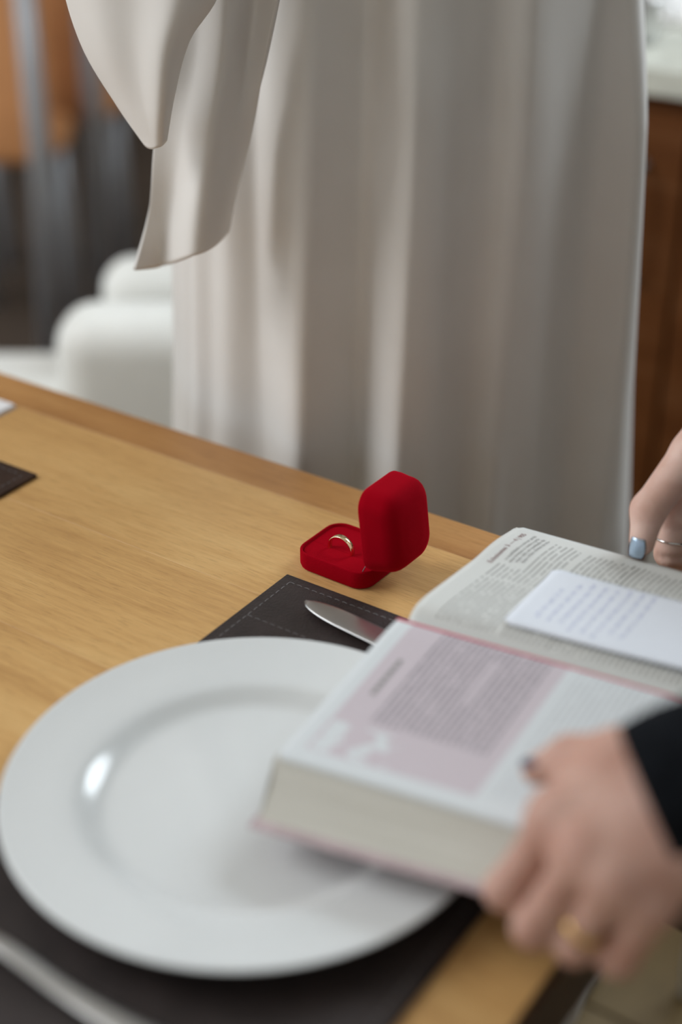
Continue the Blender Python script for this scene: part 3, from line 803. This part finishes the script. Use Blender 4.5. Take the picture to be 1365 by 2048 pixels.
for z, s_ in ((.425, .95), (.435, 1.), (.452, 1.), (.462, .94)): rs.append([Vector((x * s_, y * s_ - .005, z)) for x, y in rrect(.41, .31, .05)])
loft('seat', rs, M['seat_brown'], shc)
for sx in (-1, 1):
    tube('leg', [(sx * .12, .13, .60), (sx * .12, .135, .43), (sx * .13, .16, 0)], [.010, .012, .010], M['white_seat'], shc)
    tube('leg', [(sx * .16, -.12, .43), (sx * .18, -.14, 0)], [.012, .010], M['white_seat'], shc)

# ------------------------------------------------------------------ tan chairs at the far end of the room
def tan_chair(label, loc, rz):
    t = thing('tan_chair', label, 'chair', loc, rz, 'tan chairs at the far end')
    rs = []
    for z, s_, th in ((.43, .90, .030), (.45, .97, .036), (.55, 1., .036), (.80, 1.0, .034), (.92, .97, .030), (.945, .9, .02)):
        rs.append([Vector((x, y - .19 + .06 * (x / .19) ** 2 * -1 * .5, z)) for x, y in rrect(.36 * s_, th, th * .45)])
    loft('backrest', rs, M['tan'], t)
    rs = []
    for z, s_ in ((.425, .94), (.44, 1.), (.465, 1.), (.48, .93)):
        rs.append([Vector((x * s_, y * s_ - .07, z)) for x, y in rrect(.38, .21, .07)])
    loft('seat', rs, M['tan'], t)
    for sx in (-1, 1):
        tube('leg', [(sx * .15, -.232, .93), (sx * .15, -.238, .45), (sx * .13, -.25, 0)], [.021, .022, .021], M['grey_steel'], t)
        tube('leg', [(sx * .15, .00, .43), (sx * .15, .01, 0)], [.021, .020], M['grey_steel'], t)
    return t
tan_chair('tan leather chair with grey steel legs, nearer the white armchair', (-.775, 3.21, .0096), math.radians(2))
tan_chair('tan leather chair with grey steel legs, farther from the white armchair', (-.69, 3.52, .0096), math.radians(-2))

rug_bm = box_bm(-2.4, -.05, 2.45, 4.9, .0005, .009, .003)
tag(bm_obj('rug', rug_bm, M['rug']), 'dark brown rug on the floor under the tan chairs', 'rug')
# ------------------------------------------------------------------ kitchen counter
kc = thing('kitchen_cabinet', 'brown wooden kitchen base cabinet behind the pale dress', 'cabinet', T(0, 0, 0), TA)
cu0, cu1, cv = -.62, 1.3, 1.044
box('body', cu0, cu1, cv, cv + .57, .10, .865, M['cabinet'], kc)
box('plinth', cu0 + .01, cu1 - .01, cv + .05, cv + .57, 0, .10, M['dark_wood_and_shade'], kc)
for k in range(4):
    a = cu0 + .505 * k; d = box('door', a + .003, a + .502, cv - .019, cv - .0005, .105, .845, M['cabinet'], kc, .0015)
    hd = tube('handle', [(a + .45, cv - .019, .62), (a + .45, cv - .045, .63), (a + .45, cv - .045, .77), (a + .45, cv - .019, .78)], .005, M['grey_steel'], d)
tag(bm_obj('worktop', box_bm(cu0 - .01, cu1 + .01, cv - .027, cv + .60, .866, .90, .003), M['counter']), 'pale stone worktop on the brown kitchen cabinet', 'worktop')
wt = bpy.data.objects['worktop']; wt.location = T(0, 0, 0); wt.rotation_euler = (0, 0, TA)
gp = T(-.24, 1.139, .9005)
bowl = thing('steel_cup', 'small shiny steel cup standing on the pale worktop', 'cup', gp)
revolve('cup_body', [(.001, .003), (.017, .003), (.020, .03), (.022, .058), (.0232, .060), (.0236, .058), (.0215, .03), (.0185, 0), (.001, 0)], M['steel'], bowl, 40)
tube('handle', [Vector((.021, 0, .05)), Vector((.034, 0, .046)), Vector((.036, 0, .03)), Vector((.03, 0, .016)), Vector((.020, 0, .014))], .0022, M['steel'], bowl)
tr = box_bm(-.15, .22, -.11, .12, 0, .012, .005)
tag(bm_obj('white_tray', tr, M['satin_white']), 'white rectangular tray on the pale worktop', 'tray')
o = bpy.data.objects['white_tray']; o.location = T(-.22, 1.37, .9005); o.rotation_euler = (0, 0, TA)
